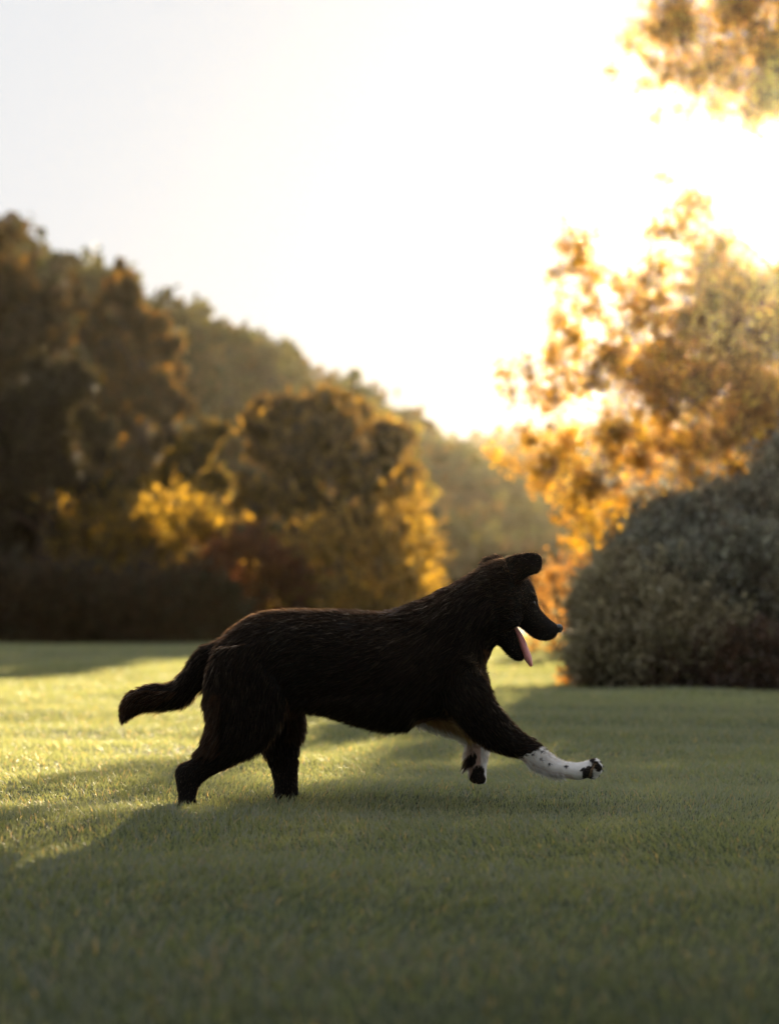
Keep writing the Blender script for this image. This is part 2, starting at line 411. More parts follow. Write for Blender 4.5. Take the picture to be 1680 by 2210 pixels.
make_tree('broadleaf_tree', 'amber brown tree with a ragged right edge above the gold rimmed dark tree', 'tree', foot(300, D),
          [clump(*q, D, 2) for q in ((270, 640, 55), (250, 600, 28), (262, 575, 18), (310, 700, 55), (220, 720, 60), (350, 760, 50), (280, 790, 70), (385, 800, 30), (330, 860, 60), (400, 860, 25), (250, 890, 70), (310, 950, 60), (360, 930, 40), (280, 1030, 60), (330, 1080, 60))],
          0.22, 2.0, 0.26, BROWN, M_LEAF, 1100, 9, GRP)
D = 37
make_tree('dense_dark_tree', 'large near black rounded tree at the left with a gold lit right rim', 'tree', foot(90, D),
          [clump(*q, D, 1) for q in ((60, 860, 90), (150, 850, 70), (195, 930, 60), (0, 940, 110), (110, 960, 90), (215, 1000, 45), (180, 1040, 70), (60, 1060, 110), (-60, 1060, 120), (230, 1070, 40), (140, 1130, 80), (20, 1180, 110), (-80, 1220, 100), (110, 1230, 90))],
          0.20, 1.2, 0.15, DARK, M_DARKLEAF, 2800, 10, GRP)
D = 41
make_tree('broadleaf_tree', 'slim olive gold tree between the dark rounded tree and the broad bronze tree', 'tree', foot(400, D),
          [clump(*q, D, 1) for q in ((440, 930, 40), (410, 970, 50), (470, 950, 30), (370, 1020, 55), (450, 1030, 45), (330, 1090, 55), (400, 1100, 60), (300, 1150, 50), (360, 1180, 50), (450, 1130, 45), (240, 1140, 50), (200, 1110, 40))],
          0.15, 1.2, 0.20, [(0.045, 0.038, 0.012), (0.075, 0.058, 0.014), (0.03, 0.026, 0.011)], M_LEAF, 900, 9, GRP)
D = 38.5
make_tree('broadleaf_tree', 'broad bronze tree in the middle with gold leaves on its right side', 'tree', foot(690, D),
          [clump(*q, D, 1.6) for q in fill([(530, 1010), (555, 915), (610, 862), (670, 850), (720, 880), (770, 872), (830, 905), (885, 960), (915, 1040), (905, 1130), (850, 1170), (790, 1120), (700, 1080), (620, 1110), (540, 1130)], 36, 26, 48) + [(620, 905, 42), (690, 890, 42), (770, 910, 42), (840, 950, 42), (580, 960, 45), (660, 960, 55), (740, 960, 55), (820, 1010, 50)]],
          0.20, 1.0, 0.19, [(0.042, 0.030, 0.011), (0.06, 0.042, 0.012), (0.032, 0.024, 0.010), (0.10, 0.07, 0.016)], M_LEAF, 700, 9, GRP, spread=0.26)
D = 61
for px, top, wd, lab in ((765, 812, 20, 'taller of the two narrow conifers on the skyline above the bronze tree'), (727, 832, 18, 'shorter narrow conifer on the skyline left of the taller one')):
    make_tree('conifer', lab, 'conifer', foot(px, D),
              [clump(px + rng.normal(0, 2), y_, 5 + (y_ - top) * wd / 110, D, 0.4) for y_ in range(top + 8, 1200, 24)],
              0.16, 1.0, 0.20, [(0.04, 0.045, 0.018), (0.06, 0.055, 0.02)], M_DARKLEAF, 380, 7, 'conifers on the skyline')
D = 59
make_tree('broadleaf_tree', 'hazy yellow green tree at the right end of the tree line', 'tree', foot(840, D),
          [clump(*q, D, 1) for q in ((810, 905, 40), (850, 945, 45), (880, 990, 45), (770, 900, 40), (895, 1050, 40), (870, 1110, 45), (830, 1000, 55), (905, 1130, 30))],
          0.2, 1.5, 0.24, [(0.09, 0.085, 0.025), (0.11, 0.095, 0.025)], M_LEAF, 700, 8, GRP)
# skyline trees along the hill's ridge
for i, (px, dy, r, lab) in enumerate(((40, 6, 12, 'small round tree on the ridge at its highest point'), (150, 8, 14, 'twin topped tree on the upper ridge'),
        (455, 10, 13, 'bushy tree on the middle of the ridge'), (490, 12, 12, 'pointed tree on the middle ridge beside the bushy one'),
        (545, 8, 15, 'pale rounded tree lower on the ridge'), (660, 14, 14, 'spiky tree on the lower ridge left of the conifers'))):
    y0 = np.interp(px, [a for a, b in ridge1], [b for a, b in ridge1]); D = 93.5
    b = P(px, y0 + 40, D)
    make_tree('ridge_tree', lab, 'tree', (b[0], D, float(hz1(np.array(b[0]), np.array(float(D))))),
              [clump(px, y0 - dy, r, D), clump(px - r * .8, y0 + 6, r, D), clump(px + r * .9, y0 + 8, r, D), clump(px, y0 + 16, r * 1.3, D)],
              0.15, 0.7, 0.35, [(0.05, 0.05, 0.02), (0.08, 0.06, 0.02)], M_DARKLEAF, 160, 5, 'trees on the ridge')

# low shrubs in front of the far trees
def lobe(px, py, rx, ry, D, dy=1.0):
    q = P(px, py, D); return (*q, rx / per_m(D), dy * rx / per_m(D), ry / per_m(D))
HG = 'low shrubs edging the lawn'
for px, w_, h_, D, lab in ((-20, 130, 110, 34, 'dark brown shrub at the left end of the lawn edge'),
                           (130, 115, 90, 33.8, 'low dark shrub under the black rounded tree'),
                           (280, 110, 80, 33.8, 'dark shrub under the row of glowing yellow leaves'),
                           (410, 95, 85, 34, 'dark shrub directly left of the rust red one')):
    make_shrub('dark_shrub', lab, 'shrub', foot(px, D), [lobe(px, 1330, w_, h_, D), lobe(px - w_ * .5, 1345, w_ * .7, h_ * .7, D - .2), lobe(px + w_ * .55, 1345, w_ * .7, h_ * .75, D - .1)],
               0.09, [(0.035, 0.024, 0.012), (0.05, 0.03, 0.014), (0.028, 0.024, 0.012)], M_SHRUB, 14000, HG)
make_shrub('red_shrub', 'rust red shrub behind the rump of the dog', 'shrub', foot(520, 34.8), [lobe(530, 1250, 75, 80, 34.8), lobe(470, 1290, 60, 70, 34.8), lobe(590, 1290, 60, 60, 34.8)],
           0.10, [(0.055, 0.018, 0.011), (0.04, 0.016, 0.010), (0.065, 0.024, 0.012)], M_LEAF, 12000, HG)
for px, py, w_, h_, D, lab in ((230, 1150, 80, 60, 36.5, 'glowing yellow shrub beside the black tree'), (370, 1150, 80, 55, 36.5, 'glowing yellow shrub behind the dark low shrubs'),
                           (660, 1210, 70, 70, 35.6, 'yellow shrub right of the rust red shrub'), (770, 1200, 75, 85, 36, 'gold shrub under the bronze tree above the dog back'),
                           (860, 1190, 55, 100, 36.5, 'tall gold shrub ending the row above the dog withers'), (800, 1275, 90, 45, 35, 'low amber shrub just above the dog back')):
    make_shrub('golden_shrub', lab, 'shrub', foot(px, D), [lobe(px, py, w_, h_, D), lobe(px - w_ * .5, py + h_ * .6, w_ * .7, h_ * .8, D), lobe(px + w_ * .5, py + h_ * .6, w_ * .7, h_ * .8, D), lobe(px, py + h_ * 1.2, w_, h_, D)],
               0.12, GOLD, M_LEAF, 7000, HG, gap=0.2)

# ------------------------------------------------------------------ autumn tree on the right
rt = [(1400, 60, 50), (1480, 50, 80), (1600, 30, 90), (1690, 110, 80), (1440, 170, 45), (1540, 150, 75), (1640, 210, 55), (1480, 240, 32), (1355, 100, 24), (1400, 130, 30), (1570, 240, 38), (1330, 150, 14), (1420, 250, 18),
      (1740, 180, 80), (1780, 40, 110), (1440, 390, 34), (1500, 450, 50), (1450, 500, 48), (1560, 560, 75), (1640, 620, 75), (1420, 570, 40),
      (1236, 500, 14), (1256, 545, 18), (1290, 590, 26), (1345, 620, 45), (1200, 590, 12), (1215, 640, 22), (1205, 690, 32), (1275, 665, 36), (1400, 690, 40), (1480, 680, 80), (1580, 720, 90), (1680, 760, 90), (1760, 640, 90),
      (1095, 800, 18), (1130, 790, 28), (1105, 850, 22), (1150, 840, 36), (1200, 780, 45), (1190, 870, 40), (1280, 820, 70), (1380, 830, 80), (1500, 840, 80), (1620, 860, 85), (1730, 860, 90),
      (1080, 985, 22), (1110, 1000, 30), (1150, 950, 45), (1220, 980, 65), (1175, 1040, 34), (1280, 1040, 65), (1245, 1100, 42), (1330, 1110, 55), (1250, 1170, 22), (1300, 1190, 30), (1350, 930, 65), (1450, 950, 70), (1400, 1020, 55), (1550, 950, 75), (1650, 960, 75), (1500, 1030, 55)]
rng = np.random.default_rng(5)
D = 21.5
rt_fill = [([(1370, -60), (1360, 90), (1420, 170), (1480, 230), (1560, 230), (1660, 250), (1760, 260), (1800, -60)], 34, 32, 58),
           ([(1210, 660), (1300, 640), (1380, 620), (1420, 540), (1480, 480), (1560, 560), (1640, 580), (1760, 560), (1980, 650), (1980, 1150), (1500, 1100), (1330, 1180), (1240, 1110), (1170, 1000), (1190, 930), (1150, 850)], 120, 32, 58)]
rt_fill[1] = (rt_fill[1][0], 190, 24, 44)
rt_fill += [([(1225, 490), (1300, 560), (1380, 600), (1420, 460), (1500, 400), (1620, 500), (1620, 640), (1250, 690), (1180, 620)], 30, 18, 34), ([(1320, 60), (1800, -40), (1800, 260), (1500, 250), (1400, 180)], 16, 22, 44)]
for poly, cnt, ra, rb in rt_fill: rt += fill(poly, cnt, ra, rb)
rt_c = [clump(*q, D, 1.4) for q in rt]
band = fill([(1400, 700), (1500, 620), (1760, 600), (2000, 640), (2000, 900), (1500, 900), (1420, 860)], 80, 32, 52)      # thick heart of the crown, made denser to shade the near lawn
rt_c += [clump(*q, D + .6, 2.2) for q in band]
make_spray_tree('autumn_tree', 'backlit golden autumn tree filling the right edge with the sun behind its crown', 'tree', foot(1830, 22.5),
                rt_c, 0.15, 0.046, [(0.22, 0.13, 0.018), (0.26, 0.17, 0.022), (0.16, 0.10, 0.016), (0.28, 0.21, 0.03), (0.07, 0.052, 0.014), (0.10, 0.07, 0.015)], M_LEAF, P(1880, -60, 22.5), 11, 20,
                gaps=np.array([P(x, y, 6.8) for x, y in ((1062, 1194), (1085, 1197), (1110, 1196), (1141, 1190), (1162, 1196))]))   # leaves cleared along sun rays to put rim light on the dog's head

# ------------------------------------------------------------------ big shrubs on the right
SG = [(0.18, 0.18, 0.145), (0.22, 0.22, 0.17), (0.13, 0.125, 0.10), (0.15, 0.13, 0.10)]
make_shrub('rounded_shrub', 'big rounded grey green shrub at the right in front of the autumn tree', 'shrub', foot(1560, 17.3),
           [lobe(1575, 1300, 200, 185, 17.3, .75), lobe(1450, 1258, 98, 112, 17.0), lobe(1510, 1185, 95, 75, 17.3), lobe(1625, 1180, 115, 95, 17.4), lobe(1425, 1320, 118, 135, 16.8, .8), lobe(1620, 1340, 180, 140, 16.9, .8), lobe(1372, 1255, 46, 56, 17), lobe(1450, 1155, 60, 55, 17.1), lobe(1560, 1120, 60, 48, 17.3), lobe(1405, 1195, 55, 55, 16.9), lobe(1600, 1240, 90, 80, 16.5), lobe(1480, 1280, 90, 80, 16.3)],
           0.05, SG, M_SHRUB, 170000, 'shrubs at the right', bump=0.17, sub=11, deep=0.2)
make_shrub('feathery_shrub', 'lower feathery sage green shrub at the foot of the big rounded one', 'shrub', foot(1330, 16.4),
           [lobe(1342, 1372, 74, 105, 16.3), lobe(1412, 1390, 100, 95, 16.1), lobe(1300, 1325, 40, 60, 16.5), lobe(1365, 1310, 66, 68, 16.5), lobe(1490, 1410, 90, 80, 16.2), lobe(1310, 1430, 56, 50, 16.1)],
           0.05, [(0.25, 0.22, 0.14), (0.29, 0.25, 0.16), (0.19, 0.155, 0.10)], M_SHRUB, 80000, 'shrubs at the right', up=0.9, bump=0.2, sub=6, deep=0.2)
make_shrub('rounded_shrub', 'taller dark shrub cut by the right edge behind the big rounded one', 'shrub', foot(1730, 18.6),
           [lobe(1700, 1105, 90, 115, 18.6), lobe(1760, 1050, 110, 130, 18.6), lobe(1740, 1250, 160, 180, 18.6)],
           0.045, SG, M_SHRUB, 50000, 'shrubs at the right', bump=0.12)
make_shrub('brown_undergrowth', 'dull brown dry undergrowth along the base of the grey green shrubs', 'shrub', foot(1560, 15.9),
           [lobe(1480, 1445, 90, 38, 15.9, .5), lobe(1600, 1430, 110, 52, 15.9, .5), lobe(1700, 1440, 90, 46, 15.9, .5)],
           0.05, [(0.085, 0.058, 0.042), (0.07, 0.05, 0.038), (0.10, 0.055, 0.034)], M_SHRUB, 7000, 'shrubs at the right', up=0.3)
make_shrub('orange_sprig', 'small glowing orange leafed sprig at the left foot of the feathery shrub', 'plant', foot(1262, 16.7),
           [lobe(1262, 1466, 26, 14, 16.7)], 0.045, [(0.26, 0.12, 0.02), (0.3, 0.16, 0.03)], M_LEAF, 700, up=0.4)
make_shrub('dry_shrub', 'thin dusky pink dry shrub behind the nose of the dog', 'shrub', foot(1215, 27),
           [lobe(1205, 1330, 42, 90, 27), lobe(1240, 1300, 40, 80, 27), lobe(1180, 1380, 36, 30, 27)],
           0.07, [(0.16, 0.09, 0.05), (0.12, 0.07, 0.04), (0.2, 0.12, 0.05)], M_LEAF, 3600, gap=0.3)

# unseen crown added over the camera to keep sky light off the nearest lawn
sh = [(rng.uniform(-7, 7), y_, max(2.0, 2.0 + .27 * max(y_, 0)) + rng.uniform(0, 1.6), rng.uniform(.7, 1.1)) for y_ in rng.uniform(-1.0, 3.2, 112)]
make_tree('added_shade_tree', 'unseen dark tree added overhead to shade the nearest lawn', 'tree', (-3.2, -2.6, 0), sh, 0.26, 1.8, 0.20, DARK, M_DARKLEAF, 520, 6, spread=0.34, floor=lambda p: 1.15 + .31 * np.maximum(p[:, 1], 0) + .12 * np.abs(p[:, 0]))

# ------------------------------------------------------------------ dog
def catmull(A, sub):
    A = np.asarray(A, float); n = len(A); o = []
    for i in range(n - 1):
        p0, p1, p2, p3 = A[max(i - 1, 0)], A[i], A[i + 1], A[min(i + 2, n - 1)]
        for t in np.linspace(0, 1, sub, endpoint=False):
            o.append(0.5 * ((2 * p1) + (-p0 + p2) * t + (2 * p0 - 5 * p1 + 4 * p2 - p3) * t ** 2 + (-p0 + 3 * p1 - 3 * p2 + p3) * t ** 3))
    o.append(A[-1]); return np.array(o)
# section: (x1,y1, x2,y2, half_width_m, y_offset_m, fur_length_m, lift)
PIECES = {}
def piece(name, flow, secs, power=1.0, droop=0.0): PIECES[name] = (flow, np.array(secs, float), power, droop)
piece('torso', -1, [
 (464, 1396, 462, 1476, .045, 0, .030, .25), (490, 1372, 482, 1498, .082, 0, .032, .25), (532, 1340, 530, 1516, .104, 0, .030, .22), (582, 1323, 580, 1524, .114, 0, .030, .2),
 (640, 1320, 640, 1521, .118, 0, .028, .2), (700, 1321, 702, 1529, .122, 0, .028, .2), (770, 1323, 775, 1551, .127, 0, .028, .2), (830, 1324, 835, 1560, .13, 0, .030, .22),
 (880, 1312, 880, 1554, .13, 0, .034, .28), (930, 1292, 920, 1548, .128, 0, .036, .3), (978, 1268, 960, 1545, .118, 0, .036, .3), (1012, 1300, 1006, 1545, .105, 0, .034, .25), (1024, 1405, 1034, 1540, .085, 0, .030, .2), (1044, 1450, 1055, 1515, .05, 0, .026, .2)], droop=.3)
piece('neck', -1, [
 (895, 1312, 985, 1525, .12, 0, .036, .3), (945, 1284, 1030, 1475, .112, 0, .04, .32), (990, 1260, 1036, 1430, .102, 0, .04, .32), (1024, 1239, 1050, 1403, .094, 0, .034, .3), (1050, 1222, 1075, 1388, .088, 0, .028, .25)], droop=.25)
piece('head', -1, [
 (1046, 1222, 1072, 1388, .080, 0, .022, .25), (1085, 1209, 1084, 1390, .084, 0, .018, .22), (1122, 1226, 1100, 1372, .077, 0, .011, .2), (1145, 1256, 1108, 1356, .062, 0, .007, .2),
 (1157, 1284, 1117, 1351, .050, 0, .006, .2), (1163, 1312, 1131, 1361, .041, 0, .005, .2), (1181, 1333, 1151, 1377, .037, 0, .005, .2), (1196, 1344, 1172, 1383, .033, 0, .004, .2), (1204, 1352, 1190, 1380, .023, 0, .004, .2), (1206, 1359, 1199, 1373, .012, 0, .003, .2)])
piece('jaw', -1, [
 (1100, 1345, 1072, 1388, .050, 0, .012, .2), (1112, 1362, 1080, 1396, .042, 0, .010, .2), (1117, 1378, 1089, 1407, .034, 0, .008, .2), (1121, 1394, 1100, 1418, .027, 0, .008, .2), (1128, 1410, 1112, 1425, .021, 0, .007, .25), (1132, 1419, 1123, 1427, .012, 0, .006, .3)])
piece('ear', 1, [
 (1088, 1204, 1108, 1268, .014, -.066, .012, .2), (1108, 1198, 1126, 1256, .012, -.074, .010, .2), (1128, 1194, 1138, 1246, .010, -.078, .008, .2), (1146, 1191, 1150, 1241, .010, -.078, .006, .2), (1161, 1194, 1160, 1238, .008, -.076, .005, .2), (1170, 1206, 1168, 1228, .006, -.074, .005, .2)])
piece('ear_far', 1, [
 (1086, 1206, 1090, 1250, .012, .066, .012, .3), (1070, 1199, 1072, 1232, .012, .072, .016, .35), (1052, 1204, 1058, 1228, .010, .075, .018, .4), (1041, 1214, 1046, 1226, .007, .075, .018, .4)])
piece('thigh', 1, [
 (472, 1400, 610, 1380, .05, -.055, .030, .2), (450, 1450, 622, 1440, .062, -.060, .032, .25), (448, 1500, 622, 1490, .060, -.064, .032, .3), (458, 1550, 604, 1560, .052, -.068, .034, .35), (446, 1600, 566, 1612, .042, -.070, .030, .3),
 (416, 1637, 505, 1650, .034, -.074, .014, .2), (387, 1651, 455, 1675, .030, -.076, .008, .15), (378, 1668, 430, 1697, .026, -.078, .007, .15), (381, 1693, 425, 1712, .024, -.078, .006, .15), (385, 1720, 423, 1724, .024, -.078, .006, .15), (384, 1738, 426, 1740, .027, -.080, .006, .2), (388, 1752, 424, 1752, .022, -.080, .005, .2)], droop=.2)
piece('thigh_far', 1, [
 (560, 1430, 640, 1430, .05, .07, .026, .2), (560, 1500, 642, 1500, .046, .078, .030, .35), (564, 1560, 648, 1562, .042, .084, .028, .4), (567, 1612, 645, 1602, .034, .088, .018, .3), (583, 1658, 643, 1640, .028, .09, .010, .2), (591, 1693, 642, 1698, .025, .09, .007, .15), (590, 1718, 646, 1720, .027, .09, .006, .15), (594, 1733, 650, 1733, .025, .09, .005, .2)], droop=.2)
piece('fore_near', 1, [
 (1000, 1400, 935, 1500, .05, -.055, .026, .2), (1047, 1470, 962, 1532, .055, -.066, .024, .2), (1060, 1505, 986, 1556, .05, -.072, .022, .2), (1089, 1543, 1016, 1586, .043, -.075, .020, .25), (1119, 1576, 1050, 1613, .036, -.076, .016, .25), (1149, 1596, 1088, 1627, .031, -.076, .014, .25),
 (1168, 1609, 1124, 1638, .028, -.075, .010, .2), (1188, 1627, 1154, 1660, .025, -.074, .010, .25), (1212, 1641, 1182, 1672, .023, -.073, .008, .2), (1240, 1646, 1222, 1679, .023, -.072, .006, .2), (1260, 1643, 1250, 1683, .026, -.072, .006, .2), (1277, 1638, 1270, 1676, .026, -.072, .006, .2), (1288, 1641, 1284, 1666, .019, -.072, .005, .2)])
piece('fore_far', 1, [
 (925, 1500, 893, 1552, .042, .066, .024, .2), (972, 1526, 935, 1566, .04, .072, .022, .3), (1012, 1552, 975, 1579, .034, .074, .020, .35), (1040, 1574, 1004, 1592, .028, .074, .016, .35), (1052, 1592, 1010, 1604, .025, .074, .014, .3),
 (1054, 1612, 1011, 1620, .023, .074, .012, .3), (1051, 1640, 1011, 1642, .021, .074, .010, .25), (1049, 1660, 1009, 1662, .023, .074, .006, .2), (1049, 1677, 1011, 1679, .023, .072, .005, .2), (1048, 1688, 1020, 1689, .019, .070, .004, .2), (1044, 1692, 1029, 1692, .012, .070, .004, .2)])
piece('tail', 1, [
 (492, 1372, 490, 1470, .03, 0, .030, .25), (460, 1388, 468, 1472, .034, 0, .030, .22), (434, 1399, 446, 1482, .035, 0, .030, .2), (411, 1427, 429, 1492, .034, 0, .030, .18), (391, 1455, 409, 1510, .034, 0, .028, .16), (369, 1475, 387, 1523, .034, 0, .026, .14), (345, 1478, 360, 1530, .033, 0, .026, .12),
 (316, 1481, 327, 1532, .030, 0, .024, .10), (292, 1491, 305, 1537, .026, 0, .022, .08), (275, 1508, 286, 1545, .02, 0, .020, .08), (267, 1530, 272, 1553, .013, 0, .016, .08), (263, 1548, 265, 1556, .006, 0, .012, .08)], droop=.35)

def loft(secs, sub=5, n=22):
    S_ = catmull(secs, sub); rings, info = [], []
    for s in S_:
        yo = DOG_Y + s[5]; a, b = P(s[0], s[1], yo), P(s[2], s[3], yo)
        cc, u = (a + b) / 2, (a - b) / 2
        th = np.linspace(0, 2 * np.pi, n, endpoint=False)
        rings.append(cc + np.cos(th)[:, None] * u + np.sin(th)[:, None] * np.array([0, max(s[4], .003), 0]))
        info.append((cc, s[6], s[7]))
    V = np.concatenate(rings + [np.array([info[0][0]]), np.array([info[-1][0]])])
    m = len(rings); i = np.arange(m * n).reshape(m, n)
    F = [tuple(x) for x in np.stack([i[:-1], np.roll(i[:-1], -1, 1), np.roll(i[1:], -1, 1), i[1:]], -1).reshape(-1, 4)]
    F += [(m * n, int(i[0][(k + 1) % n]), int(i[0][k])) for k in range(n)] + [(m * n + 1, int(i[-1][k]), int(i[-1][(k + 1) % n])) for k in range(n)]
    return V, F, np.array(rings), info
def ellipsoid(c_, r, nu=14, nv=9):
    u = np.linspace(0, 2 * np.pi, nu, endpoint=False); V = []; F = []
    for j in range(1, nv):
        ph = np.pi * j / nv; V += [(math.sin(ph) * math.cos(a), math.sin(ph) * math.sin(a), math.cos(ph)) for a in u]
    V += [(0, 0, 1), (0, 0, -1)]; T_ = len(V) - 2
    for j in range(nv - 2):
        for k in range(nu): F.append((j * nu + k, (j + 1) * nu + k, (j + 1) * nu + (k + 1) % nu, j * nu + (k + 1) % nu))
    for k in range(nu): F.append((T_, k, (k + 1) % nu)); F.append((T_ + 1, (nv - 2) * nu + (k + 1) % nu, (nv - 2) * nu + k))
    return np.array(V) * r + c_, F

BLACK = np.array([0.0145, 0.0125, 0.0115]); WHITE = np.array([0.84, 0.82, 0.82]); TAN = np.array([0.34, 0.20, 0.10]); PINK = np.array([0.62, 0.44, 0.38])
def blob(q, x, y, r): return np.hypot(q[:, 0] - x, q[:, 1] - y) < r
def coat(p):
    """coat pattern: black, white lower forelegs with dark ticks and pads, tan elbow"""
    q = Q(p); n = len(p); col = np.tile(BLACK, (n, 1)); near = p[:, 1] < DOG_Y
    bx = np.interp(q[:, 1] + 2.0 * np.sin(q[:, 0] * 1.7), [1598, 1606, 1614, 1622, 1630, 1637, 1700], [1168, 1169, 1164, 1151, 1132, 1106, 1100])
    wl = near & (q[:, 0] > bx) & (q[:, 1] > 1590) & (q[:, 0] > 1098)
    col[wl] = WHITE
    under = np.interp(q[:, 0], [1105, 1125, 1158, 1182, 1222, 1250], [1633, 1640, 1662, 1673, 1680, 1684])
    lo = wl & (q[:, 1] > under - 9) & (q[:, 0] < 1235); col[lo] = WHITE * .55 + PINK * .45
    for x, y, r in ((1168.6, 1622.4, 3), (1167.3, 1639.6, 3.4), (1183.3, 1650, 3.8), (1220.2, 1654.4, 4.2), (1150, 1630, 3), (1174.7, 1616, 2), (1254, 1663, 4), (1259, 1659, 3)):
        col[wl & blob(q + np.stack([np.sin(q[:, 1] * 2), np.cos(q[:, 0] * 2)], 1), x, y, r)] = [.035, .035, .042]
    for x, y, r in ((1266, 1672, 12), (1270, 1662, 9), (1284, 1652, 9), (1277, 1640, 6.5), (1290, 1658, 8), (1262, 1680, 7)):
        col[wl & blob(q, x, y, r)] = [.03, .026, .026]
    col[wl & (np.abs((q[:, 0] - 1278) + (q[:, 1] - 1657) * .45) < 1.8) & (q[:, 1] > 1646)] = [.3, .2, .13]
    arm = (~near) & (q[:, 1] > 1540) & (q[:, 0] > 885) & (q[:, 0] < 1075) & (q[:, 1] > 1546 + (q[:, 0] - 900) * .08)
    col[arm] = TAN
    ed = np.interp(q[:, 0], [893, 935, 975, 1004, 1011], [1553, 1567, 1580, 1593, 1604])
    col[arm & (q[:, 1] > ed - 7)] = WHITE
    lowl = arm & (q[:, 1] > 1600)
    col[lowl] = PINK; col[lowl & (q[:, 0] > 1036)] = WHITE; col[lowl & (q[:, 0] < 1012)] = WHITE
    for x, y, r in ((1019, 1632, 9), (1017, 1643, 9), (1032, 1664, 13), (1024, 1674, 10), (1036, 1681, 12), (1020, 1682, 9)):
        col[lowl & blob(q, x, y, r)] = [.022, .018, .016]
    col[(~near) & (q[:, 1] > 1684) & (q[:, 1] < 1700) & (q[:, 0] > 1000) & (q[:, 0] < 1060) & (q[:, 1] > 1692)] = WHITE
    return col

rng = np.random.default_rng(11)
def build_dog():
    root = empty('dog', (P(505, 1745, DOG_Y)[0], DOG_Y, 0.0), 'black dog with white spotted forelegs trotting across the lawn with its tongue out', 'dog')
    V, F, off = [], [], 0; kp, kd_, kl, kf = [], [], [], []
    for nm, (flow, secs, power, droop) in PIECES.items():
        v, f, rings, info = loft(secs); V.append(v); F += [tuple(int(k) + off for k in x) for x in f]; off += len(v)
        cs = np.array([i[0] for i in info]); g = unit(np.gradient(cs, axis=0)) * flow
        for r_, gg, inf in zip(rings, g, info):
            kp.append(r_); kd_.append(np.tile(unit(gg + [0, 0, -droop]), (len(r_), 1))); kl.append(np.full(len(r_), inf[1])); kf.append(np.full(len(r_), inf[2]))
    # toes on the lifted near paw, brow, cheek
    for x, y, yo, r in ((1281, 1645, -.088, .011), (1287, 1654, -.083, .012), (1286, 1663, -.074, .012), (1277, 1672, -.066, .013), (1283, 1644, -.060, .010)):
        v, f = ellipsoid(P(x, y, DOG_Y + yo), np.array([.017, r, r])); V.append(v); F += [tuple(k + off for k in q_) for q_ in f]; off += len(v)
    for x, y, yo, r in ((1150, 1287, -.040, .009), (1150, 1287, .040, .009), (1100, 1335, -.055, .034), (1100, 1335, .055, .034)):
        v, f = ellipsoid(P(x, y, DOG_Y + yo), np.array([r, r * .7, r * .8])); V.append(v); F += [tuple(k + off for k in q_) for q_ in f]; off += len(v)
    me = bpy.data.meshes.new('tmp'); me.from_pydata(np.concatenate(V).tolist(), [], F); me.update()
    ob = bpy.data.objects.new('tmp', me); COL.objects.link(ob)
    m = ob.modifiers.new('r', 'REMESH'); m.mode = 'VOXEL'; m.voxel_size = 0.0038
    s = ob.modifiers.new('s', 'SMOOTH'); s.factor = 0.5; s.iterations = 5
    dg = bpy.context.evaluated_depsgraph_get(); bm_ = bpy.data.meshes.new_from_object(ob.evaluated_get(dg))
    bpy.data.objects.remove(ob)
    nv = len(bm_.vertices); co = np.empty(nv * 3, np.float32); bm_.vertices.foreach_get('co', co); co = co.reshape(-1, 3).astype(float)
    bm_.name = 'body'; bm_.polygons.foreach_set('use_smooth', np.ones(len(bm_.polygons), bool))
    a = bm_.color_attributes.new('tint', 'FLOAT_COLOR', 'POINT'); t = np.ones((nv, 4), np.float32); t[:, :3] = coat(co); a.data.foreach_set('color', t.ravel())
    bm_.materials.clear(); bm_.materials.append(plain('dog_skin', (0.02, 0.02, 0.02), 0.85, 0.05, attr=True, noise=0.15, scale=60))
    body = bpy.data.objects.new('body', bm_); COL.objects.link(body); body.parent = root; body.matrix_parent_inverse = root.matrix_world.inverted()
    # ---- coat strands
    bm_.calc_loop_triangles(); nt_ = len(bm_.loop_triangles); tv = np.empty(nt_ * 3, np.int32); bm_.loop_triangles.foreach_get('vertices', tv); tv = tv.reshape(-1, 3)
    A, B, C_ = co[tv[:, 0]], co[tv[:, 1]], co[tv[:, 2]]; cr = np.cross(B - A, C_ - A); ar = np.linalg.norm(cr, axis=1)
    ns = 270000; tq = Q((A + B + C_) / 3); tn = unit(cr); tx, ty = tq[:, 0], tq[:, 1]
    boost = 1 + 2.5 * ((tx > 1120) & (tx < 1240) & (ty > 1640) & (tn[:, 2] < -.3)) + 3.0 * ((tx > 885) & (tx < 1020) & (ty > 1548) & ((tn[:, 2] < -.3) | (tn[:, 0] < -.5))) \
        + 2.5 * ((tx > 640) & (tx < 900) & (ty > 1500) & (tn[:, 2] < -.3)) + 2.5 * ((tx < 480) & (ty > 1490) & (ty < 1625) & (tn[:, 0] < 0)) + 2.0 * ((tx > 615) & (tx < 665) & (ty > 1515) & (ty < 1590)) \
        + 2.0 * ((ty < 1340) & (tn[:, 2] > .4)) + 4.0 * ((tx > 1040) & (tx < 1085) & (ty > 1395) & (ty < 1445) & (tn[:, 0] > 0))
    ar = ar * boost; k = rng.choice(nt_, ns, p=ar / ar.sum()); u = rng.random((ns, 2)); fl = u.sum(1) > 1; u[fl] = 1 - u[fl]
    p = A[k] + (B - A)[k] * u[:, :1] + (C_ - A)[k] * u[:, 1:]; nrm = unit(cr[k])
    kp, kd2, kl, kf = np.concatenate(kp), np.concatenate(kd_), np.concatenate(kl), np.concatenate(kf)
    kt = kdtree.KDTree(len(kp))
    for i, q_ in enumerate(kp): kt.insert(q_, i)
    kt.balance()
    flow = np.zeros((ns, 3)); ln = np.zeros(ns); lift = np.zeros(ns)
